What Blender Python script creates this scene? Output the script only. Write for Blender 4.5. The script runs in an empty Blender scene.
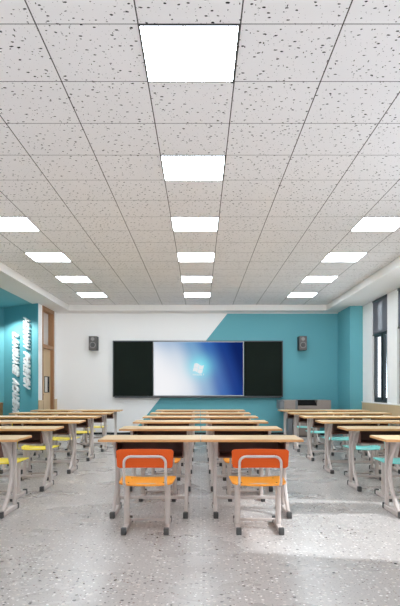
import bpy, bmesh, math, random
from mathutils import Vector, Matrix
random.seed(4)
sc = bpy.context.scene
COL = sc.collection
H, F = 1.226, 546.0            # eye height (m), focal length in pixels of the 400 px wide frame
CEIL, SOFFIT = 3.357, 3.209
XL, XR, YB, YR = -3.785, 3.936, 14.4, -3.0

# ------------------------------------------------------------------ materials
def mat(name, col, rough=.5, metal=0., spec=.5, noise=0., nscale=8., stretch=None, coat=0.):
    m = bpy.data.materials.new(name); m.use_nodes = True
    nt = m.node_tree; b = nt.nodes['Principled BSDF']
    b.inputs['Base Color'].default_value = (*col, 1)
    b.inputs['Roughness'].default_value = rough
    b.inputs['Metallic'].default_value = metal
    b.inputs['Specular IOR Level'].default_value = spec
    b.inputs['Coat Weight'].default_value = coat
    if noise:
        tc = nt.nodes.new('ShaderNodeTexCoord'); mp = nt.nodes.new('ShaderNodeMapping')
        if stretch: mp.inputs['Scale'].default_value = stretch
        n = nt.nodes.new('ShaderNodeTexNoise'); n.inputs['Scale'].default_value = nscale
        n.inputs['Detail'].default_value = 4
        r = nt.nodes.new('ShaderNodeValToRGB')
        r.color_ramp.elements[0].position = .3; r.color_ramp.elements[1].position = .7
        r.color_ramp.elements[0].color = (*[c*(1-noise) for c in col], 1)
        r.color_ramp.elements[1].color = (*[min(1, c*(1+noise)) for c in col], 1)
        nt.links.new(tc.outputs['Object'], mp.inputs[0]); nt.links.new(mp.outputs[0], n.inputs[0])
        nt.links.new(n.outputs[0], r.inputs[0]); nt.links.new(r.outputs[0], b.inputs['Base Color'])
    return m
def srgb(h):
    v = [int(h[i:i+2], 16)/255 for i in (0, 2, 4)]
    return tuple((c/12.92 if c <= .04045 else ((c+.055)/1.055)**2.4) for c in v)
class G:                                   # tiny node helper
    def __init__(s, m): s.nt = m.node_tree
    def n(s, t, **kw):
        x = s.nt.nodes.new(t)
        for k, v in kw.items():
            if k.startswith('i_'): x.inputs[int(k[2:])].default_value = v
            else: setattr(x, k, v)
        return x
    def l(s, a, b): s.nt.links.new(a, b)
    def math(s, op, a, b=None, c=None):
        x = s.nt.nodes.new('ShaderNodeMath'); x.operation = op
        for i, v in enumerate((a, b, c)):
            if v is None: continue
            if isinstance(v, (int, float)): x.inputs[i].default_value = v
            else: s.l(v, x.inputs[i])
        return x.outputs[0]
    def mix(s, f, a, b):
        x = s.nt.nodes.new('ShaderNodeMix'); x.data_type = 'RGBA'
        for i, v in ((0, f), (6, a), (7, b)):
            if isinstance(v, (int, float)): x.inputs[i].default_value = v
            elif isinstance(v, tuple): x.inputs[i].default_value = (*v, 1)
            else: s.l(v, x.inputs[i])
        return x.outputs[2]

M = {}
M['white'] = mat('white_paint', srgb('efeeed'), .7, noise=.012, nscale=2)
M['trimwhite'] = mat('white_plaster', srgb('e8e5e2'), .7, noise=.01, nscale=3)
M['teal'] = mat('teal_paint', srgb('60a6b1'), .6, noise=.02, nscale=1.5)
M['black'] = mat('black_plastic', srgb('1d1d1f'), .45)
M['cap'] = mat('dark_grey_rubber', srgb('4a4a4a'), .6)
M['steel'] = mat('warm_grey_powder_coat', srgb('c9bfba'), .4, noise=.02, nscale=20)
M['wood'] = mat('pale_maple_laminate', srgb('cdb189'), .48, spec=.35, noise=.05, nscale=7, stretch=(.6, 8, 4))
M['edge'] = mat('tan_edge_banding', srgb('cf9a62'), .5, noise=.06, nscale=9)
M['tray'] = mat('dark_brown_book_box', srgb('5f3a30'), .55, noise=.06, nscale=9)
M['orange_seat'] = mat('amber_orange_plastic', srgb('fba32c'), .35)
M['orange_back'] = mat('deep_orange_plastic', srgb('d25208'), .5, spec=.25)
M['yellow'] = mat('yellow_plastic', srgb('f3dd45'), .35)
M['cyan'] = mat('aqua_plastic', srgb('7fdcd8'), .35)
M['chalk'] = mat('dark_green_chalkboard', srgb('161e19'), .85, spec=.15, noise=.08, nscale=3)
M['alu'] = mat('brushed_dark_aluminium', srgb('4b4d50'), .4, metal=.6)
M['bezel'] = mat('silver_bezel', srgb('9fa3a8'), .35, metal=.5)
M['speaker'] = mat('charcoal_speaker_case', srgb('5b5654'), .6)
M['speaker_side'] = mat('black_speaker_side', srgb('262324'), .5)
M['cone'] = mat('grey_speaker_cone', srgb('8e8a88'), .5)
M['conedark'] = mat('dark_speaker_cone', srgb('4c4a4a'), .5)
M['podium'] = mat('taupe_podium_steel', srgb('978b84'), .45, noise=.03, nscale=14)
M['podium_side'] = mat('slate_podium_side', srgb('74787c'), .45)
M['frame'] = mat('black_window_frame', srgb('1f2327'), .4)
M['door'] = mat('beige_door_veneer', srgb('cdb28c'), .5, noise=.06, nscale=6, stretch=(6, 6, .5))
M['doorframe'] = mat('brown_door_casing', srgb('9c7350'), .5, noise=.08, nscale=6, stretch=(6, 6, .5))
M['wain'] = mat('wainscot_wood', srgb('cbb08a'), .5, noise=.08, nscale=9, stretch=(5, 5, .4))
M['letter'] = mat('white_acrylic', srgb('f4f2f2'), .5)
M['lettershop'] = M['letter']
M['base'] = mat('black_skirting', srgb('2a2c2e'), .4)
M['orangewood'] = mat('warm_oak', srgb('b98250'), .5, noise=.08, nscale=6)

def emis(name, col, s):
    m = bpy.data.materials.new(name); m.use_nodes = True; nt = m.node_tree
    nt.nodes.remove(nt.nodes['Principled BSDF'])
    e = nt.nodes.new('ShaderNodeEmission'); e.inputs[0].default_value = (*col, 1); e.inputs[1].default_value = s
    nt.links.new(e.outputs[0], nt.nodes['Material Output'].inputs[0]); return m
PANEL = 22.0
M['panel'] = emis('light_diffuser', (.86, .94, 1), PANEL)
M['logo'] = emis('lit_logo', (.93, .97, 1), .85)

# wainscot vertical grooves are fine enough to leave to the wood noise
# glass
def glass(name, tint, mixf):
    m = bpy.data.materials.new(name); m.use_nodes = True; g = G(m); nt = m.node_tree
    nt.nodes.remove(nt.nodes['Principled BSDF'])
    t = g.n('ShaderNodeBsdfTransparent'); t.inputs[0].default_value = (*tint, 1)
    gl = g.n('ShaderNodeBsdfGlossy'); gl.inputs['Roughness'].default_value = .03
    mx = g.n('ShaderNodeMixShader'); mx.inputs[0].default_value = mixf
    g.l(t.outputs[0], mx.inputs[1]); g.l(gl.outputs[0], mx.inputs[2])
    g.l(mx.outputs[0], nt.nodes['Material Output'].inputs[0]); return m
M['glass'] = glass('window_glass', (.92, .96, 1), .06)
def fabric(name, col, op):
    m = bpy.data.materials.new(name); m.use_nodes = True; g = G(m); nt = m.node_tree
    b = nt.nodes['Principled BSDF']; b.inputs['Base Color'].default_value = (*col, 1); b.inputs['Roughness'].default_value = .9
    b.inputs['Alpha'].default_value = op; return m
M['blind'] = fabric('grey_mesh_blind', srgb('74767e'), .62)
M['frosted'] = mat('frosted_door_glass', srgb('dcd8d4'), .3)

# floor: terrazzo
def terrazzo():
    m = mat('terrazzo', srgb('c3c0be'), .22, spec=.3); g = G(m); b = m.node_tree.nodes['Principled BSDF']
    tc = g.n('ShaderNodeTexCoord').outputs['Object']
    base = g.n('ShaderNodeTexNoise'); base.inputs['Scale'].default_value = 1.3; base.inputs['Detail'].default_value = 5
    g.l(tc, base.inputs[0])
    col = g.mix(base.outputs[0], srgb('aea8a5'), srgb('bdb8b5'))
    fine = g.n('ShaderNodeTexNoise'); fine.inputs['Scale'].default_value = 60; fine.inputs['Detail'].default_value = 3
    g.l(tc, fine.inputs[0])
    col = g.mix(g.math('MULTIPLY', g.math('GREATER_THAN', fine.outputs[0], .55), .35), col, srgb('9b9592'))
    for scale, rmax, colr, prob in ((31, .25, 'eeebe9', .20), (21, .22, '453f3d', .16), (40, .24, '7d655b', .12), (23, .26, 'd0c9c3', .3), (62, .22, '5c5a5a', .10)):
        off = g.n('ShaderNodeMapping'); off.inputs['Location'].default_value = (scale*.37, scale*.11, 0); g.l(tc, off.inputs[0])
        nz = g.n('ShaderNodeTexNoise'); nz.inputs['Scale'].default_value = scale*1.2; g.l(off.outputs[0], nz.inputs[0])
        ad = g.n('ShaderNodeVectorMath', operation='MULTIPLY_ADD'); g.l(nz.outputs[1], ad.inputs[0])
        ad.inputs[1].default_value = (.6/scale,)*3; g.l(off.outputs[0], ad.inputs[2])
        v = g.n('ShaderNodeTexVoronoi', voronoi_dimensions='2D'); v.inputs['Scale'].default_value = scale; g.l(ad.outputs[0], v.inputs[0])
        rnd = g.n('ShaderNodeSeparateColor'); g.l(v.outputs['Color'], rnd.inputs[0])
        has = g.math('LESS_THAN', rnd.outputs[0], prob)
        rad = g.math('MULTIPLY_ADD', rnd.outputs[1], rmax*.6, rmax*.5)
        msk = g.math('MULTIPLY', has, g.math('LESS_THAN', v.outputs['Distance'], rad))
        col = g.mix(msk, col, srgb(colr))
    g.l(col, b.inputs['Base Color'])
    r = g.math('MULTIPLY_ADD', base.outputs[0],   .1, .23); g.l(r, b.inputs['Roughness'])
    return m
M['floor'] = terrazzo()

# ceiling tiles
TW = .6; X0 = -1.5778*2.131; Y0 = F*2.131/364.0
def tiles():
    m = mat('mineral_fibre_tiles', srgb('ebe6e2'), .9, spec=.2); g = G(m); b = m.node_tree.nodes['Principled BSDF']
    tc = g.n('ShaderNodeTexCoord').outputs['Object']
    sep = g.n('ShaderNodeSeparateXYZ'); g.l(tc, sep.inputs[0])
    def line(o, start, half):
        f = g.math('FRACT', g.math('ADD', g.math('DIVIDE', g.math('SUBTRACT', o, start), TW), .5+100))
        return g.math('LESS_THAN', g.math('ABSOLUTE', g.math('SUBTRACT', f, .5)), half/TW)
    lx = line(sep.outputs[0], X0, .0042); ly = line(sep.outputs[1], Y0, .0036)
    n = g.n('ShaderNodeTexNoise'); n.inputs['Scale'].default_value = 1.2; g.l(tc, n.inputs[0])
    col = g.mix(n.outputs[0], srgb('e3e1e2'), srgb('eae8e9'))
    for scale, rmax, prob, c, st in ((15, .165, .46, '1c1918', (1, 1.5, 1)), (18, .15, .14, '4a4644', (2.1, .8, 1)), (32, .11, .3, '6a6562', (1, 1.3, 1))):
        mp = g.n('ShaderNodeMapping'); mp.inputs['Location'].default_value = (scale*.31, scale*.77, 0)
        mp.inputs['Rotation'].default_value = (0, 0, scale*.4); mp.inputs['Scale'].default_value = st; g.l(tc, mp.inputs[0])
        nz = g.n('ShaderNodeTexNoise'); nz.inputs['Scale'].default_value = 30; g.l(tc, nz.inputs[0])
        ad = g.n('ShaderNodeVectorMath', operation='MULTIPLY_ADD'); g.l(nz.outputs[1], ad.inputs[0])
        ad.inputs[1].default_value = (.35/scale,)*3; g.l(mp.outputs[0], ad.inputs[2])
        v = g.n('ShaderNodeTexVoronoi', voronoi_dimensions='2D'); v.inputs['Scale'].default_value = scale; g.l(ad.outputs[0], v.inputs[0])
        rnd = g.n('ShaderNodeSeparateColor'); g.l(v.outputs['Color'], rnd.inputs[0])
        rad = g.math('MULTIPLY_ADD', rnd.outputs[1], rmax*.6, rmax*.4)
        msk = g.math('MULTIPLY', g.math('LESS_THAN', rnd.outputs[0], prob), g.math('LESS_THAN', v.outputs['Distance'], rad))
        col = g.mix(msk, col, srgb(c))
    col = g.mix(g.math('MAXIMUM', lx, ly), col, srgb('4c4846'))
    g.l(col, b.inputs['Base Color']); return m
M['tiles'] = tiles()

def two_tone():      # back wall: white paint, teal right of a slanted line
    m = mat('two_tone_paint', srgb('e4e2e0'), .65); g = G(m); b = m.node_tree.nodes['Principled BSDF']
    tc = g.n('ShaderNodeTexCoord').outputs['Object']; s = g.n('ShaderNodeSeparateXYZ'); g.l(tc, s.inputs[0])
    edge = g.math('MULTIPLY_ADD', s.outputs[2], .7946, .7385-.7946*SOFFIT)
    col = g.mix(g.math('GREATER_THAN', s.outputs[0], edge), srgb('f1f0ef'), srgb('60a6b1'))
    g.l(col, b.inputs['Base Color']); return m
M['twotone'] = two_tone()

def screen():
    m = bpy.data.materials.new('lit_screen'); m.use_nodes = True; g = G(m); nt = m.node_tree
    nt.nodes.remove(nt.nodes['Principled BSDF'])
    tc = g.n('ShaderNodeTexCoord').outputs['Object']; s = g.n('ShaderNodeSeparateXYZ'); g.l(tc, s.inputs[0])
    # screen origin at its centre, half size 1.167 x .71
    x = g.math('DIVIDE', s.outputs[0], 1.167); z = g.math('DIVIDE', s.outputs[2], .71)
    t = g.math('MULTIPLY_ADD', z, .2, x)                     # the wallpaper darkens to the right and top
    r = g.n('ShaderNodeValToRGB'); g.l(g.math('MULTIPLY_ADD', t, .5, .5), r.inputs[0])
    cr = r.color_ramp; cr.interpolation = 'EASE'
    stops = [(0, 'eef0f4'), (.28, 'c9d6e4'), (.5, '6f9fc9'), (.68, '2c62ac'), (.85, '123a86'), (1, '0a2260')]
    cr.elements[0].position, cr.elements[0].color = 0, (*srgb(stops[0][1]), 1)
    cr.elements[1].position, cr.elements[1].color = 1, (*srgb(stops[-1][1]), 1)
    for p, c in stops[1:-1]:
        e = cr.elements.new(p); e.color = (*srgb(c), 1)
    def blob(cx, cz, sx, sz):
        a = g.math('DIVIDE', g.math('SUBTRACT', x, cx), sx); c = g.math('DIVIDE', g.math('SUBTRACT', z, cz), sz)
        d = g.math('ADD', g.math('MULTIPLY', a, a), g.math('MULTIPLY', c, c))
        return g.math('EXPONENT', g.math('MULTIPLY', d, -1))
    col = g.mix(g.math('MULTIPLY', blob(-.75, -.6, .75, 1.0), .95), r.outputs[0], srgb('f3f3f6'))
    col = g.mix(g.math('MULTIPLY', blob(-.7, 1.2, .6, .5), .5), col, srgb('4a86bd'))
    col = g.mix(g.math('MULTIPLY', blob(.03, .08, .26, .4), .9), col, srgb('7de4f2'))
    col = g.mix(g.math('MULTIPLY', blob(-.02, .0, .12, .2), .5), col, srgb('d9f6fb'))
    e = g.n('ShaderNodeEmission'); g.l(col, e.inputs[0]); e.inputs[1].default_value = 1.0
    g.l(e.outputs[0], nt.nodes['Material Output'].inputs[0]); return m
M['screen'] = screen()

# ------------------------------------------------------------------ mesh helpers
def link_mesh(name, bm, mats, parent=None, smooth=False, loc=(0, 0, 0)):
    me = bpy.data.meshes.new(name)
    bmesh.ops.recalc_face_normals(bm, faces=bm.faces[:])
    bm.to_mesh(me); bm.free()
    for m in (mats if isinstance(mats, (list, tuple)) else [mats]): me.materials.append(m)
    if smooth:
        me.polygons.foreach_set('use_smooth', [True]*len(me.polygons))
        me.set_sharp_from_angle(angle=math.radians(40))
    o = bpy.data.objects.new(name, me); COL.objects.link(o); o.location = loc
    if parent: o.parent = parent
    return o
def box(bm, a, b, bev=0., mi=0, seg=2):
    a = [min(a[i], b[i]) if False else a[i] for i in range(3)]
    lo = [min(a[i], b[i]) for i in range(3)]; hi = [max(a[i], b[i]) for i in range(3)]
    v = [bm.verts.new((x, y, z)) for x in (lo[0], hi[0]) for y in (lo[1], hi[1]) for z in (lo[2], hi[2])]
    fs = [bm.faces.new([v[i] for i in f]) for f in ((0, 1, 3, 2), (4, 6, 7, 5), (0, 4, 5, 1), (2, 3, 7, 6), (0, 2, 6, 4), (1, 5, 7, 3))]
    for f in fs: f.material_index = mi
    if bev:
        es = list({e for f in fs for e in f.edges})
        r = bmesh.ops.bevel(bm, geom=es, offset=bev, segments=seg, affect='EDGES', profile=.5)
        for f in r['faces']: f.material_index = mi
    return fs
def prism(bm, pts, ax, t0, t1, mi=0):       # polygon pts in the plane across axis ax, from t0 to t1
    def P(p, t):
        return {'x': (t, p[0], p[1]), 'y': (p[0], t, p[1]), 'z': (p[0], p[1], t)}[ax]
    a = [bm.verts.new(P(p, t0)) for p in pts]; b = [bm.verts.new(P(p, t1)) for p in pts]
    n = len(pts)
    fs = [bm.faces.new(a), bm.faces.new(b[::-1])] + [bm.faces.new((a[i], a[(i+1) % n], b[(i+1) % n], b[i])) for i in range(n)]
    for f in fs: f.material_index = mi
    return fs
def sweep(bm, path, prof_w, prof_h, n=12, side=Vector((1, 0, 0)), square=False):
    """tube along path; prof_w along `side`, prof_h across it"""
    P = [Vector(p) for p in path]; rings = []
    for i, p in enumerate(P):
        t = ((P[min(i+1, len(P)-1)]-p).normalized() + (p-P[max(i-1, 0)]).normalized()).normalized() if 0 < i < len(P)-1 else ((P[1]-P[0]) if i == 0 else (P[-1]-P[-2])).normalized()
        s = (side - t*side.dot(t))
        if s.length < .2: s = (Vector((0, 1, 0)) - t*t.y)
        s.normalize(); u = t.cross(s).normalized()
        ring = []
        for k in range(n):
            a = 2*math.pi*(k+.5)/n
            c, q = math.cos(a), math.sin(a)
            if square:
                e = .35; c = math.copysign(abs(c)**e, c); q = math.copysign(abs(q)**e, q)
            ring.append(bm.verts.new(p + s*c*prof_w/2 + u*q*prof_h/2))
        rings.append(ring)
    for r0, r1 in zip(rings, rings[1:]):
        for k in range(n): bm.faces.new((r0[k], r0[(k+1) % n], r1[(k+1) % n], r1[k]))
    bm.faces.new(rings[0]); bm.faces.new(rings[-1][::-1])
def arc(c, r, a0, a1, n, plane):             # plane: function (u, v) -> xyz
    return [plane(c[0]+r*math.cos(a0+(a1-a0)*i/n), c[1]+r*math.sin(a0+(a1-a0)*i/n)) for i in range(n+1)]
def rrect(x0, x1, z0, z1, r, n=5):
    pts = []
    for (cx, cz, a) in ((x1-r, z0+r, -90), (x1-r, z1-r, 0), (x0+r, z1-r, 90), (x0+r, z0+r, 180)):
        for i in range(n+1):
            t = math.radians(a+90*i/n); pts.append((cx+r*math.cos(t), cz+r*math.sin(t)))
    return pts
def disc(bm, c, r, y0, y1, n=24, mi=0):
    prism(bm, [(c[0]+r*math.cos(2*math.pi*k/n), c[1]+r*math.sin(2*math.pi*k/n)) for k in range(n)], 'y', y0, y1, mi)
def ringmesh(bm, c, r0, r1, y0, y1, n=24, mi=0):
    R = []
    for (r, y) in ((r0, y1), (r0, y0), (r1, y0), (r1, y1)):
        R.append([bm.verts.new((c[0]+r*math.cos(2*math.pi*k/n), y, c[1]+r*math.sin(2*math.pi*k/n))) for k in range(n)])
    for a, b in zip(R, R[1:]+R[:1]):
        for k in range(n): bm.faces.new((a[k], a[(k+1) % n], b[(k+1) % n], b[k])).material_index = mi

def empty(name, loc=(0, 0, 0)):
    o = bpy.data.objects.new(name, None); COL.objects.link(o); o.location = loc; return o
def tag(o, label, cat, group=None):
    o['label'] = label; o['category'] = cat
    if group: o['group'] = group
    return o
def copy_tree(o, parent=None):
    c = o.copy(); COL.objects.link(c)
    if parent: c.parent = parent
    for ch in list(o.children): copy_tree(ch, c)
    return c
def struct(name, boxes, m, parent=None):
    bm = bmesh.new()
    for a, b in boxes: box(bm, a, b)
    o = link_mesh(name, bm, m, parent)
    if not parent: o['kind'] = 'structure'
    return o

# ------------------------------------------------------------------ room shell
struct('floor', [((-6.8, YR, -.1), (4.25, 14.6, 0))], M['floor'])
struct('ceiling', [((X0, YR, CEIL), (3.235, 13.97, CEIL+.1))], M['tiles'])
struct('trim_1', [((XL-.16, YR, SOFFIT), (X0, 14.6, CEIL+.1))], M['trimwhite'])
struct('trim_2', [((3.235, YR, SOFFIT), (XR+.25, 14.6, CEIL+.1))], M['trimwhite'])
struct('trim_3', [((X0, 13.97, SOFFIT), (3.235, 14.6, CEIL+.1))], M['trimwhite'])
struct('wall_back', [((XL, YB, 0), (XR, YB+.2, SOFFIT))], M['twotone'])
struct('baseboard_back', [((-3.77, YB-.015, 0), (3.62, YB, .055))], M['base'])
# slim cornice line where the back wall meets the lowered border
struct('trim_4', [((XL+.001, YB-.02, SOFFIT-.022), (3.63, YB, SOFFIT))], M['trimwhite'])

# left wall: solid, then the opening of the teal alcove, a white strip, the door, the corner strip
DY0, DY1 = 13.10, 14.14
struct('wall_left', [((XL-.16, YR, 0), (XL, 8.2, SOFFIT)),
                     ((XL-.16, DY1, 0), (XL, 14.6, SOFFIT))], M['white'])
bm = bmesh.new(); prism(bm, [(XL, 12.79), (XL, DY0), (XL-.16, DY0), (XL-.16, 12.93)], 'z', 0, SOFFIT)
o = link_mesh('wall_strip', bm, M['white']); o['kind'] = 'structure'
struct('trim_5', [((XL, 12.77, 0), (XL+.02, DY0, .915)), ((XL, DY1, 0), (XL+.02, YB-.016, .915))], M['wain'])
struct('trim_6', [((XL, 12.77, .915), (XL+.03, DY0, .935)), ((XL, DY1, .915), (XL+.03, YB-.022, .935))], M['wain'])
A = Vector((XL-.005, 12.775)); B = Vector((-4.857, 13.53))
# slanted alcove wall
bm = bmesh.new(); n2 = Vector(((A-B).y, -(A-B).x)).normalized()*-1
nrm = Vector((-.576, -.817))
nrm = Vector((-(B-A).y, (B-A).x)).normalized()
if nrm.dot(-A) < 0: nrm = -nrm
bk = -nrm*.03
prism(bm, [(A.x, A.y), (B.x, B.y), (B.x+bk.x, B.y+bk.y), (A.x+.002, A.y+.03)], 'z', 0, SOFFIT)
o = link_mesh('wall_slanted', bm, M['teal']); o['kind'] = 'structure'
struct('wall_alcove', [((-6.6, 13.53, 0), (-4.857, 13.7, SOFFIT)), ((-6.8, 8.0, 0), (-6.6, 13.7, SOFFIT)), ((-6.6, 8.0, 0), (XL-.16, 8.2, SOFFIT))], M['teal'])
struct('ceiling_alcove', [((-6.8, 8.0, SOFFIT), (XL-.16, 13.9, SOFFIT+.1))], M['teal'])

# right wall with its windows
W = [(3.24, 5.5), (8.55, 9.35), (10.0, 10.9), (11.48, 12.49)]
SILL = .9
segs, y = [], YR
for a, b in W:
    segs.append(((XR, y, 0), (XR+.22, a, SOFFIT))); segs.append(((XR, a, 0), (XR+.22, b, SILL))); y = b
segs.append(((XR, y, 0), (XR+.22, 14.6, SOFFIT)))
struct('wall_right', segs, M['white'])
struct('trim_7', [((XR-.02, YR, 0), (XR, 13.2, SILL-.02))], M['wain'])
struct('trim_8', [((XR-.03, YR, SILL-.02), (XR+.05, 13.2, SILL+.005))], M['trimwhite'])
struct('column_teal', [((3.632, 13.2, 0), (XR-.0005, YB-.0005, SOFFIT))], M['teal'])
fx0, fx1 = XR+.05, XR+.11
for i, (a, b) in enumerate(W):
    w = bmesh.new()
    box(w, (fx0, b-.07, SILL+.006), (fx1, b, SOFFIT)); box(w, (fx0, a, SILL+.006), (fx1, a+.07, SOFFIT))
    box(w, (fx0, a+.07, SILL+.006), (fx1, b-.07, SILL+.07)); box(w, (fx0, a+.07, SOFFIT-.07), (fx1, b-.07, SOFFIT))
    if b-a < 1.2: box(w, (fx0, a+.07, 2.42), (fx1, b-.07, 2.5))
    mids = [] if b-a > 1.2 else [(a+b)/2-.1]
    for mm in mids: box(w, (fx0+.005, mm-.045, SILL+.07), (fx1-.005, mm+.045, 2.42))
    for mm in mids: box(w, (fx0+.005, mm-.03, 2.5), (fx1-.005, mm+.03, SOFFIT-.07))
    o = link_mesh(f'window_{i+1}', w, M['frame']); o['kind'] = 'structure'
    s = bmesh.new()                                  # opening sashes inside the lower lights
    edges = [a+.07] + [q for mm in mids for q in (mm-.045, mm+.045)] + [b-.07]
    for k in range(0, len(edges) if mids else 0, 2):
        p, q = edges[k], edges[k+1]
        for (u0, u1, z0, z1) in ((p, p+.05, SILL+.07, 2.42), (q-.05, q, SILL+.07, 2.42), (p+.05, q-.05, SILL+.07, SILL+.12), (p+.05, q-.05, 2.37, 2.42)):
            box(s, (fx0-.015, u0, z0), (fx0+.03, u1, z1))
    if mids: link_mesh('sash', s, M['frame'], o)
    else: s.free()
    p = bmesh.new(); box(p, (fx0+.032, a+.07, SILL+.07), (fx0+.038, b-.07, SOFFIT-.07))
    link_mesh('pane', p, M['glass'], o)
BL = ['grey mesh roller blind half lowered in the nearest window', None, 'grey mesh roller blind of the window at the right edge of the photo', 'grey mesh roller blind of the window nearest the teal column']
for i, (a, b) in enumerate(W):
    if BL[i] is None or i == 0: continue
    r = tag(empty('roller_blind', (XR+.02, (a+b)/2, SOFFIT)), BL[i], 'blind', 'roller blinds in the right wall windows')
    hw = (b-a)/2-.005
    q = bmesh.new(); box(q, (-.001, -hw, -.76), (.001, hw, -.05)); link_mesh('fabric', q, M['blind'], r)
    q = bmesh.new(); box(q, (-.012, -hw, -.80), (.012, hw, -.76), .004); link_mesh('bottom_rail', q, M['frame'], r, True)
    q = bmesh.new(); box(q, (-.018, -hw, -.05), (.022, hw, -.0005), .004); link_mesh('head_box', q, M['frame'], r, True)

# door in the left wall
d = bmesh.new()
dz = SOFFIT-.001
box(d, (XL-.15, DY0, 0), (XL+.015, DY0+.06, dz)); box(d, (XL-.15, DY1-.09, 0), (XL+.015, DY1, dz))
box(d, (XL-.15, DY0+.06, dz-.09), (XL+.015, DY1-.09, dz)); box(d, (XL-.15, DY0+.06, 2.2), (XL+.01, DY1-.09, 2.29))
do = link_mesh('door_1', d, M['doorframe']); do['kind'] = 'structure'
l0, l1 = DY0+.065, DY1-.095
vy0, vy1, vz0, vz1 = 13.50, 13.93, 1.11, 1.52
q = bmesh.new()
for a, b in (((l0, .01), (vy0, 2.195)), ((vy1, .01), (l1, 2.195)), ((vy0, .01), (vy1, vz0)), ((vy0, vz1), (vy1, 2.195))):
    box(q, (XL-.11, a[0], a[1]), (XL-.065, b[0], b[1]))
leaf = link_mesh('door_leaf', q, M['door'], do)
q = bmesh.new()
for a, b in (((vy0, vz0), (vy0+.025, vz1)), ((vy1-.05, vz0), (vy1, vz1)), ((vy0+.025, vz0), (vy1-.05, vz0+.02)), ((vy0+.025, vz1-.02), (vy1-.05, vz1))):
    box(q, (XL-.12, a[0], a[1]), (XL-.055, b[0], b[1]))
link_mesh('vision_panel_frame', q, M['black'], leaf)
q = bmesh.new(); box(q, (XL-.10, vy0+.02, vz0+.015), (XL-.09, vy1-.045, vz1-.015)); link_mesh('vision_panel', q, M['frosted'], leaf)
q = bmesh.new(); box(q, (XL-.13, l0, 2.295), (XL-.12, l1, dz-.09)); link_mesh('transom_glass', q, M['frosted'], do)
q = bmesh.new(); box(q, (XL-.06, DY0+.12, 1.0), (XL-.03, DY0+.15, 1.12), .005); box(q, (XL-.035, DY0+.12, 1.05), (XL-.02, DY0+.24, 1.07), .005)
link_mesh('door_handle', q, M['alu'], leaf)

# ------------------------------------------------------------------ ceiling lights
def panel_proto():
    r = empty('ceiling_light', (0, 0, 0))
    q = bmesh.new(); h, t = .298, .009
    for a, b in (((-h, -h), (h, -h+t)), ((-h, h-t), (h, h)), ((-h, -h+t), (-h+t, h-t)), ((h-t, -h+t), (h, h-t))):
        box(q, (a[0], a[1], -.006), (b[0], b[1], .0), 0)
    link_mesh('frame', q, M['alu'], r)
    q = bmesh.new(); box(q, (-h+t, -h+t, -.005), (h-t, h-t, -.0005)); link_mesh('diffuser', q, M['panel'], r)
    return r
pp, used = panel_proto(), False
ordn = ['nearest', 'second', 'third', 'fourth', 'fifth', 'farthest']
cols = {0: ('centre', 'down the middle of the ceiling'), -4: ('left', 'along the left of the ceiling'), 4: ('right', 'along the right of the ceiling')}
for c, (cn, ph) in cols.items():
    for k in range(0 if c == 0 else 2, 6):
        if c == 0: lab = f'square white ceiling light, {ordn[k]} of the six {ph}'
        else: lab = f'square white ceiling light, {["nearest", "second", "third", "farthest"][k-2]} of the four in view {ph}'
        o = pp if not used else copy_tree(pp); used = True
        o.location = ((-.03*2.131)+c*TW + (-.0), Y0+TW*(3*k+.5), CEIL)
        tag(o, lab, 'ceiling light', 'square ceiling lights')

# ------------------------------------------------------------------ desk
def make_desk():
    r = empty('student_desk')
    q = bmesh.new(); fs = prism(q, rrect(-.4845, .4845, 0, .49, .005, 3), 'z', .716, .740, 1)
    q.faces.ensure_lookup_table()
    for f in q.faces:
        f.material_index = 0 if abs(f.calc_center_median().z-.728) > .01 else 1
    bmesh.ops.bevel(q, geom=[e for e in q.edges if all(v.co.z > .739 for v in e.verts)], offset=.004, segments=2, affect='EDGES')
    link_mesh('tabletop', q, [M['wood'], M['edge']], r)
    # open book box
    q = bmesh.new(); x, y0, y1, z0, z1, t = .322, .04, .42, .560, .7155, .010
    box(q, (-x, y0, z0), (x, y1, z0+t)); box(q, (-x, y1-t, z0+t), (x, y1, z1))
    box(q, (-x, y0, z0+t), (-x+t, y1-t, z1)); box(q, (x-t, y0, z0+t), (x, y1-t, z1))
    link_mesh('book_box', q, M['tray'], r)
    for s in (-1, 1):
        q = bmesh.new(); X = s*.345
        # curved front member, straight rear post, top bearer
        pts = []
        for i in range(15):
            u = i/14
            z = .70*(1-u)+.045*u
            y = .10*(1-u)**2 + 2*.50*u*(1-u) + .035*u**2
            pts.append((X, y, z))
        sweep(q, pts, .032, .042, 12, square=True)
        sweep(q, [(X, .375, .045), (X, .375, .715)], .034, .05, 12, square=True)
        box(q, (X-.016, .06, .69), (X+.016, .43, .7155), .004)
        prism(q, [(.05, .7155), (.35, .7155), (.35, .556), (.13, .556)], 'x', s*.323, s*.329)
        f = link_mesh('side_frame', q, M['steel'], r, True)
        q = bmesh.new(); box(q, (X-.021, -.005, .004), (X+.021, .41, .05), .006); link_mesh('foot', q, M['steel'], r, True)
        for (a, b) in ((-.035, .012), (.405, .45)):
            q = bmesh.new(); box(q, (X-.0235, a, 0), (X+.0235, b, .058), .006); link_mesh('foot_cap', q, M['cap'], r, True)
    q = bmesh.new(); box(q, (-.33, .362, .105), (.33, .388, .135), .004); link_mesh('stretcher', q, M['steel'], r, True)
    return r
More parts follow.
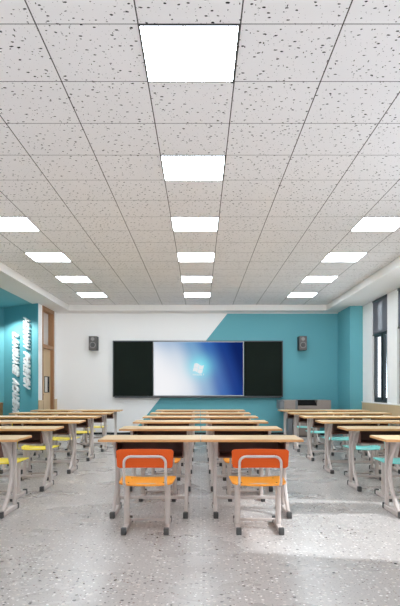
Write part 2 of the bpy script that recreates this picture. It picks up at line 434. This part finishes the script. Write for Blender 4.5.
def make_chair(seat_m, back_m):
    r = empty('student_chair')
    # seat: dished board with rounded corners
    def board(fn, nx, ny, th, outline):
        q = bmesh.new(); g = [[q.verts.new(fn(*outline(i/nx, j/ny))) for j in range(ny+1)] for i in range(nx+1)]
        for i in range(nx):
            for j in range(ny): q.faces.new((g[i][j], g[i+1][j], g[i+1][j+1], g[i][j+1]))
        bmesh.ops.recalc_face_normals(q, faces=q.faces[:])
        bmesh.ops.solidify(q, geom=q.faces[:], thickness=th); return q
    def rr(w0, w1, h, r_):                    # maps the unit square on a rounded trapezoid, u,v in -1..1
        def f(u, v):
            a, b = 2*u-1, 2*v-1
            hy = h; hw = w0+(w1-w0)*v
            y = b*hy
            dy = max(0, abs(y)-(hy-r_)); cut = r_-math.sqrt(max(0, r_*r_-dy*dy))
            return a*(hw-cut), y
        return f
    seat = board(lambda x, y: (x, y+.25, .427 - .012*math.cos(x/.235*1.57)*(1 if abs(y) < .3 else 0) - max(0, -y-.12)*.12), 20, 20, .010, rr(.228, .245, .19, .06))
    o = link_mesh('seat', seat, seat_m, r, True)
    back = board(lambda x, z: (x, .022 + .10*(x*x) - .004, z+.634+.006*math.cos(x/.24*1.5)), 20, 14, .009, rr(.231, .240, .078, .022))
    o = link_mesh('backrest', back, back_m, r, True)
    # bent tube: up the back, over the top, down and forward under the seat
    X, R, zt = .174, .055, .655
    P = [(-X, .36, .407), (-X, .05, .407)]
    P += arc((.05, .447), .04, -math.pi/2, -math.pi, 5, lambda u, v: (-X, u, v))[1:]
    P += [(-X, .005, zt-R)]
    P += arc((-X+R, zt-R), R, math.pi, math.pi/2, 7, lambda u, v: (u, .004, v))[1:]
    half = P[:]
    P = half + [(-x_, y_, z_) for (x_, y_, z_) in half[::-1]]
    q = bmesh.new(); sweep(q, P, .023, .023, 12, side=Vector((1, .001, 0)))
    link_mesh('back_tube', q, M['steel'], r, True)
    for ya in (.10, .33):
        q = bmesh.new(); box(q, (-.178, ya, .402), (.178, ya+.03, .414), .003)
        link_mesh('seat_rail', q, M['steel'], r, True)
    for s in (-1, 1):
        xx = s*.178
        q = bmesh.new(); sweep(q, [(xx-.0*s, .215, .04), (xx, .215, .20), (xx, .215, .405)], .05, .03, 16, square=False)
        link_mesh('leg', q, M['steel'], r, True)
        q = bmesh.new(); box(q, (xx-.019, .03, .005), (xx+.019, .44, .045), .006); link_mesh('foot', q, M['steel'], r, True)
        for (a, b) in ((0, .045), (.43, .475)):
            q = bmesh.new(); box(q, (xx-.022, a, 0), (xx+.022, b, .058), .006); link_mesh('foot_cap', q, M['cap'], r, True)
    q = bmesh.new(); box(q, (-.162, .385, .028), (.162, .405, .05), .004); link_mesh('crossbar', q, M['steel'], r, True)
    for s in (-1, 1):
        for yy in (.115, .345):
            q = bmesh.new(); disc(q, (0, 0), .007, 0, .003, 10)
            bmesh.ops.transform(q, matrix=Matrix.Translation((s*.15, yy, .4195)) @ Matrix.Rotation(math.pi/2, 4, 'X'), verts=q.verts)
            link_mesh('screw', q, M['alu'], r)
    return r
desk0, first_desk = make_desk(), True
STEP, D0, C0 = 1.335, 5.15, 4.54
rows = ['nearest row', 'second row back', 'third row back', 'fourth row back', 'fifth row back', 'farthest row']
colsD = [  # x, chair x, block, side, first desk row, first chair row, kind
    (-.480, -.460, 'centre block', 'left', 0, 0, 'orange'),
    (.495, .503, 'centre block', 'right', 0, 0, 'orange'),
    (-2.220, -2.205, 'left block', 'aisle side', 0, 1, 'yellow'),
    (-3.190, -3.175, 'left block', 'wall side', 2, 3, 'yellow'),
    (2.235, 2.225, 'right block', 'aisle side', 0, 1, 'aqua'),
    (3.205, 3.195, 'right block', 'window side', 2, 3, 'aqua')]
protos = {'orange': make_chair(M['orange_seat'], M['orange_back']), 'yellow': make_chair(M['yellow'], M['yellow']), 'aqua': make_chair(M['cyan'], M['cyan'])}
usedc = set()
for (x, cx, blk, side, d0, c0, kind) in colsD:
    for k in range(6):
        if k >= d0:
            o = desk0 if first_desk else copy_tree(desk0); first_desk = False
            o.location = (x, D0+STEP*k, 0)
            sd = f'{side} desk of the pair' if blk == 'centre block' else side
            tag(o, f'pale wood student desk, {rows[k]} of {blk}, {sd}', 'desk', f'desks of the {blk}')
        if k >= c0:
            o = protos[kind] if kind not in usedc else copy_tree(protos[kind]); usedc.add(kind)
            o.location = (cx, C0+STEP*k, 0)
            sd = f'{side} chair of the pair' if blk == 'centre block' else side
            tag(o, f'{kind} student chair, {rows[k]} of {blk}, {sd}', 'chair', f'{kind} chairs of the {blk}')
        
# ------------------------------------------------------------------ blackboard and display
bx0, bx1, bz0, bz1 = -2.286, 2.174, .992, 2.467
sx0, sx1 = -1.222, 1.145
bb = tag(empty('blackboard', (0, 14.4, 0)), 'long dark green chalkboard mounted on the back wall either side of the lit screen', 'blackboard')
q = bmesh.new(); yy0, yy1 = -.10, -.001
t = .022
box(q, (bx0, yy0, bz0), (bx1, yy1, bz0+t)); box(q, (bx0, yy0, bz1-t), (bx1, yy1, bz1))
box(q, (bx0, yy0, bz0+t), (bx0+t, yy1, bz1-t)); box(q, (bx1-t, yy0, bz0+t), (bx1, yy1, bz1-t))
link_mesh('frame', q, M['alu'], bb)
for (a, b) in ((bx0+t, sx0-.012), (sx1+.012, bx1-t)):
    q = bmesh.new(); box(q, (a+.003, -.085, bz0+t+.003), (b-.003, -.03, bz1-t-.003), .004); link_mesh('chalk_panel', q, M['chalk'], bb)
q = bmesh.new(); box(q, (bx0+.05, yy0-.035, bz0-.022), (bx1-.05, yy0+.02, bz0-.001), .004); link_mesh('chalk_ledge', q, M['alu'], bb, True)
cx, cz = (sx0+sx1)/2, (bz0+bz1)/2
dp = tag(empty('display_screen', (cx, 14.4, cz)), 'large flat screen glowing blue and white with a window logo, between the chalkboard panels', 'screen')
hw, hh = (sx1-sx0)/2, (bz1-bz0)/2-t-.001
q = bmesh.new()
box(q, (-hw, -.095, -hh), (hw, -.002, -hh+.022)); box(q, (-hw, -.095, hh-.016), (hw, -.002, hh))
box(q, (-hw, -.095, -hh+.022), (-hw+.016, -.002, hh-.016)); box(q, (hw-.016, -.095, -hh+.022), (hw, -.002, hh-.016))
link_mesh('bezel', q, M['bezel'], dp)
q = bmesh.new(); box(q, (-hw+.016, -.088, -hh+.022), (hw-.016, -.02, hh-.016)); scr = link_mesh('screen', q, M['screen'], dp)
# four-pane waving flag logo
lx0 = (198.3-200)*14.31/F - cx; lz0 = H+(388-368.4)*14.31/F - cz
q = bmesh.new(); S = .118
def wave(u, v):                                # u,v in 0..1 -> flag point
    x = (u-.5)*2*S*1.05 + (v-.5)*.05; z = (v-.5)*1.75*S + .028*math.sin((u)*2*math.pi*.9+.4) - (u-.5)*.02
    return x, z
for (u0, u1) in ((0, .485), (.515, 1)):
    for (v0, v1) in ((0, .48), (.52, 1)):
        n = 8; a = [wave(u0+(u1-u0)*i/n, v1) for i in range(n+1)]; b = [wave(u0+(u1-u0)*i/n, v0) for i in range(n+1)]
        prism(q, a+b[::-1], 'y', -.091, -.0885)
lg = link_mesh('logo', q, M['logo'], scr, loc=(lx0, 0, lz0))
def text_mesh(ch, size, extrude, offset=0., shear=0.):
    cu = bpy.data.curves.new('t', 'FONT'); cu.body = ch; cu.size = size; cu.extrude = extrude; cu.offset = offset; cu.shear = shear
    cu.resolution_u = 3; cu.align_x = 'CENTER'
    ob = bpy.data.objects.new('t', cu); COL.objects.link(ob)
    me = bpy.data.meshes.new_from_object(ob.evaluated_get(bpy.context.evaluated_depsgraph_get()))
    bpy.data.objects.remove(ob); bpy.data.curves.remove(cu); return me
me = text_mesh('Windows 7', .064, .001, .001)
me.transform(Matrix.Rotation(math.pi/2, 4, 'X')); me.name = 'logo_text'; me.materials.append(M['logo'])
o = bpy.data.objects.new('logo_text', me); COL.objects.link(o); o.parent = scr; o.location = (lx0, -.0895, lz0-.185)

# ------------------------------------------------------------------ loudspeakers
def speaker(x0, x1, lab, side):
    zc, yf = 2.384, 14.06; cxs = (x0+x1)/2; w = (x1-x0)/2
    r = tag(empty('wall_speaker', (cxs, 14.4, zc)), lab, 'speaker', 'loudspeakers on the back wall')
    d = yf-14.4; h = .18
    q = bmesh.new(); box(q, (-w, d+.02, -h), (w, -.06, h), .006); link_mesh('case', q, M['speaker_side'], r, True)
    q = bmesh.new(); box(q, (-w+.002, d, -h+.002), (w-.002, d+.022, h-.002), .006); ft = link_mesh('front_baffle', q, M['speaker'], r, True)
    for (zz, R) in ((-.05, .078), (.105, .046)):
        q = bmesh.new(); ringmesh(q, (0, zz), R, R*.82, d-.006, d+.002); rg = link_mesh('driver_ring', q, M['cone'], ft)
        q = bmesh.new(); n = 24
        rings = []
        for (rr_, yy) in ((R*.82, d-.002), (R*.35, d-.0005), (R*.3, d-.006), (0.001, d-.009)):
            rings.append([q.verts.new((rr_*math.cos(2*math.pi*k/n), yy, zz+rr_*math.sin(2*math.pi*k/n))) for k in range(n)])
        for a, b in zip(rings, rings[1:]):
            for k in range(n): q.faces.new((a[k], a[(k+1) % n], b[(k+1) % n], b[k]))
        link_mesh('cone', q, M['cone' if R < .06 else 'conedark'], rg, True)
    q = bmesh.new(); box(q, (-.04, -.06, -.06), (.04, -.001, .06), .004); link_mesh('wall_bracket', q, M['black'], r)
    return r
speaker(-2.868, -2.662, 'dark wall loudspeaker on the white paint left of the chalkboard', -1)
speaker(2.556, 2.755, 'dark wall loudspeaker on the teal paint right of the chalkboard', 1)

# ------------------------------------------------------------------ podium
pd = tag(empty('teacher_podium', (2.6, 13.55, 0)), 'taupe metal teaching podium with a black monitor recess by the teal corner', 'podium')
def pb(name, bs, m, bev=.006, parent=pd):
    q = bmesh.new()
    for a, b in bs: box(q, (a[0]-2.6, a[1]-13.55, a[2]), (b[0]-2.6, b[1]-13.55, b[2]), bev)
    return link_mesh(name, q, m, parent, True)
pb('cabinet', [((2.32, 13.56, .04), (2.98, 14.15, .70))], M['podium'])
pb('corner_post', [((2.19, 13.58, .04), (2.315, 14.12, .70))], M['podium_side'], .03)
pb('plinth', [((2.22, 13.60, 0), (2.96, 14.1, .045))], M['black'])
for (a, b) in ((2.34, 2.645), (2.655, 2.96)):
    dd = pb('cabinet_door', [((a, 13.545, .08), (b, 13.562, .66))], M['podium'])
    pb('knob', [((b-.05 if a < 2.5 else a+.03, 13.53, .36), (b-.03 if a < 2.5 else a+.05, 13.548, .42))], M['black'], .003, dd)
# console: two desk-high pods with a lower middle and a tilted recess
q = bmesh.new(); prism(q, [(x-2.6, z) for x, z in [(2.09, .70), (2.09, .925), (2.36, .925), (2.36, .70)]], 'y', -.05, .62); link_mesh('left_pod', q, M['podium'], pd)
q = bmesh.new()
prism(q, [(x-2.6, y) for x, y in [(2.085, -.05)] + [(2.085-.115*math.sin(t*math.pi/12), .05-.10*math.cos(t*math.pi/12)) for t in range(1, 7)] + [(1.97, .5), (2.0, .62), (2.085, .62)]], 'z', .70, .915)
link_mesh('side_wing', q, M['podium_side'], pd, True)
q = bmesh.new(); prism(q, [(x-2.6, z) for x, z in [(2.42, .70), (2.42, .79), (2.90, .79), (2.90, .70)]], 'y', -.05, .62)
prism(q, [(-.18, .79), (-.18, .925), (.30, .925), (.30, .79)], 'y', .25, .62)
link_mesh('console', q, M['podium'], pd)
q = bmesh.new(); prism(q, [(2.36-2.6, .70), (2.36-2.6, .92), (2.42-2.6, .92), (2.42-2.6, .70)], 'y', -.045, .62); link_mesh('dark_groove', q, M['podium_side'], pd)
q = bmesh.new(); prism(q, [(.30, .70), (.30, .925), (.64, .925), (.64, .70)], 'y', -.05, .62); link_mesh('right_pod', q, M['podium'], pd)
q = bmesh.new(); a = [(-.175, -.045, .80), (.295, -.045, .80), (.295, .24, .925), (-.175, .24, .925)]
v = [q.verts.new(p) for p in a] + [q.verts.new((p[0], p[1]+.01, p[2]-.012)) for p in a]
for f in ((0, 1, 2, 3), (7, 6, 5, 4), (0, 4, 5, 1), (1, 5, 6, 2), (2, 6, 7, 3), (3, 7, 4, 0)): q.faces.new([v[i] for i in f])
link_mesh('monitor', q, mat('matte_black_screen', srgb('1b1817'), .9, spec=.1), pd)

# ------------------------------------------------------------------ wall lettering
dirr = (A-B).normalized()                      # along the slanted wall towards the door
def lettering(text, t, ztop, adv, cap, name_lab):
    base = A + (B-A)*t
    X_ = Vector((0, 0, -1)); Y_ = Vector((dirr.x, dirr.y, 0)); Z_ = X_.cross(Y_)
    r = tag(empty('wall_lettering', (base.x, base.y, ztop)), name_lab, 'lettering', 'raised letters on the slanted teal wall')
    rot = Matrix((X_, Y_, Z_)).transposed().to_4x4()
    for i, ch in enumerate(text):
        if ch == ' ': continue
        me = text_mesh(ch, 1., .5, .05)
        xs = [v.co.x for v in me.vertices]; ys = [v.co.y for v in me.vertices]
        w = adv*(.5 if ch == 'I' else 1.0 if ch != 'M' else 1.15); D = .06
        mcx = (min(xs)+max(xs))/2
        for v in me.vertices:
            u = (v.co.x-mcx)/(max(xs)-min(xs))*w; vv = ((v.co.y-min(ys))/(max(ys)-min(ys))-.5)*cap
            v.co = (u + vv*.48, vv, .012 + (v.co.z+.5)*D)
        me.transform(Matrix.Translation((X_*adv*(i+.5))) @ rot)
        me.materials.append(M['letter']); me.name = 'letter'
        o = bpy.data.objects.new('letter', me); COL.objects.link(o); o.parent = r
lettering('HUANAN FOREIGN', .275, 2.87, .1165, .20, 'raised white capital letters running down the teal wall, line nearer the door')
lettering('LANGUAGE ACADEMY', .595, 2.54, .1245, .205, 'raised white capital letters running down the teal wall, line farther from the door')
# downlight over the letters
mid = A + (B-A)*.5 + nrm*.75
dl = tag(empty('downlight', (mid.x, mid.y, SOFFIT)), 'small recessed downlight in the alcove ceiling above the white letters', 'downlight')
q = bmesh.new()
N_ = 20
for (r0, r1, z0, z1) in ((.05, .036, -.004, -.0005),):
    R = [[q.verts.new((r_*math.cos(2*math.pi*k/N_), r_*math.sin(2*math.pi*k/N_), z_)) for k in range(N_)] for (r_, z_) in ((r0, z1), (r0, z0), (r1, z0), (r1, z1))]
    for a_, b_ in zip(R, R[1:]+R[:1]):
        for k in range(N_): q.faces.new((a_[k], a_[(k+1) % N_], b_[(k+1) % N_], b_[k]))
link_mesh('trim_ring', q, M['letter'], dl)
sp = bpy.data.lights.new('spot', 'SPOT'); sp.energy = 165; sp.spot_size = math.radians(138); sp.spot_blend = .35; sp.shadow_soft_size = .025; sp.color = (1, .98, .95)
so = bpy.data.objects.new('downlight_lamp', sp); COL.objects.link(so); so.parent = dl; so.location = (0, 0, -.03)

# low oak cabinet in the alcove, its end just in frame
cb = tag(empty('low_cabinet', (-5.5, 13.3, 0)), 'low warm oak cabinet with a teal front panel at the left edge of the photo', 'cabinet')
q = bmesh.new()
box(q, (-.62, -.17, 0), (-.58, .22, .86)); box(q, (.58, -.17, 0), (.62, .22, .86)); box(q, (-.62, -.18, .80), (.625, .225, .865), .004); box(q, (-.58, -.17, 0), (.58, .22, .08))
link_mesh('body', q, M['orangewood'], cb)
q = bmesh.new(); box(q, (-.578, -.15, .082), (.578, -.13, .798)); link_mesh('front_panel', q, mat('bright_teal_panel', srgb('2f9aa8'), .5), cb)

# ------------------------------------------------------------------ light
w = bpy.data.worlds.new('World'); sc.world = w; w.use_nodes = True
bg = w.node_tree.nodes['Background']; bg.inputs[1].default_value = 1.0
nt = w.node_tree                            # pale sky over a bright lower half added to light ceiling and back wall
tcn = nt.nodes.new('ShaderNodeTexCoord'); sx = nt.nodes.new('ShaderNodeSeparateXYZ'); rp = nt.nodes.new('ShaderNodeValToRGB')
ma = nt.nodes.new('ShaderNodeMath'); ma.operation = 'MULTIPLY_ADD'; ma.inputs[1].default_value = .5; ma.inputs[2].default_value = .5
nt.links.new(tcn.outputs['Generated'], sx.inputs[0]); nt.links.new(sx.outputs[2], ma.inputs[0]); nt.links.new(ma.outputs[0], rp.inputs[0]); nt.links.new(rp.outputs[0], bg.inputs[0])
UPLIGHT, SKY = 7.0, .4
rp.color_ramp.elements[0].position = .485; rp.color_ramp.elements[0].color = (UPLIGHT*.93, UPLIGHT*.97, UPLIGHT, 1)
rp.color_ramp.elements[1].position = .53; rp.color_ramp.elements[1].color = (SKY*.86, SKY*.94, SKY, 1)
sl = bpy.data.lights.new('sun', 'SUN'); sl.energy = 5.4; sl.angle = math.radians(1.6); sl.color = (1, .97, .93)
s_ = bpy.data.objects.new('sun', sl); COL.objects.link(s_)
dv = Vector((-1, .21, -.84)).normalized(); s_.rotation_euler = dv.to_track_quat('-Z', 'Y').to_euler()

# ------------------------------------------------------------------ camera
cam = bpy.data.cameras.new('camera'); co = bpy.data.objects.new('camera', cam); COL.objects.link(co)
cam.sensor_fit = 'HORIZONTAL'; cam.sensor_width = 36; cam.lens = F/400*36; cam.shift_y = 85/400; cam.clip_start = .05
co.location = (0, 0, H); co.rotation_euler = (math.pi/2, 0, 0)
sc.camera = co
vs = sc.view_settings; sc.display_settings.display_device = 'sRGB'
vs.view_transform = 'Standard'; vs.look = 'None'; vs.gamma = 1; vs.use_curve_mapping = False; vs.exposure = 0.0
sc.cycles.use_denoising = True; sc.cycles.max_bounces = 10; sc.cycles.diffuse_bounces = 6
sc.cycles.sample_clamp_indirect = 8; sc.cycles.caustics_reflective = False; sc.cycles.caustics_refractive = False
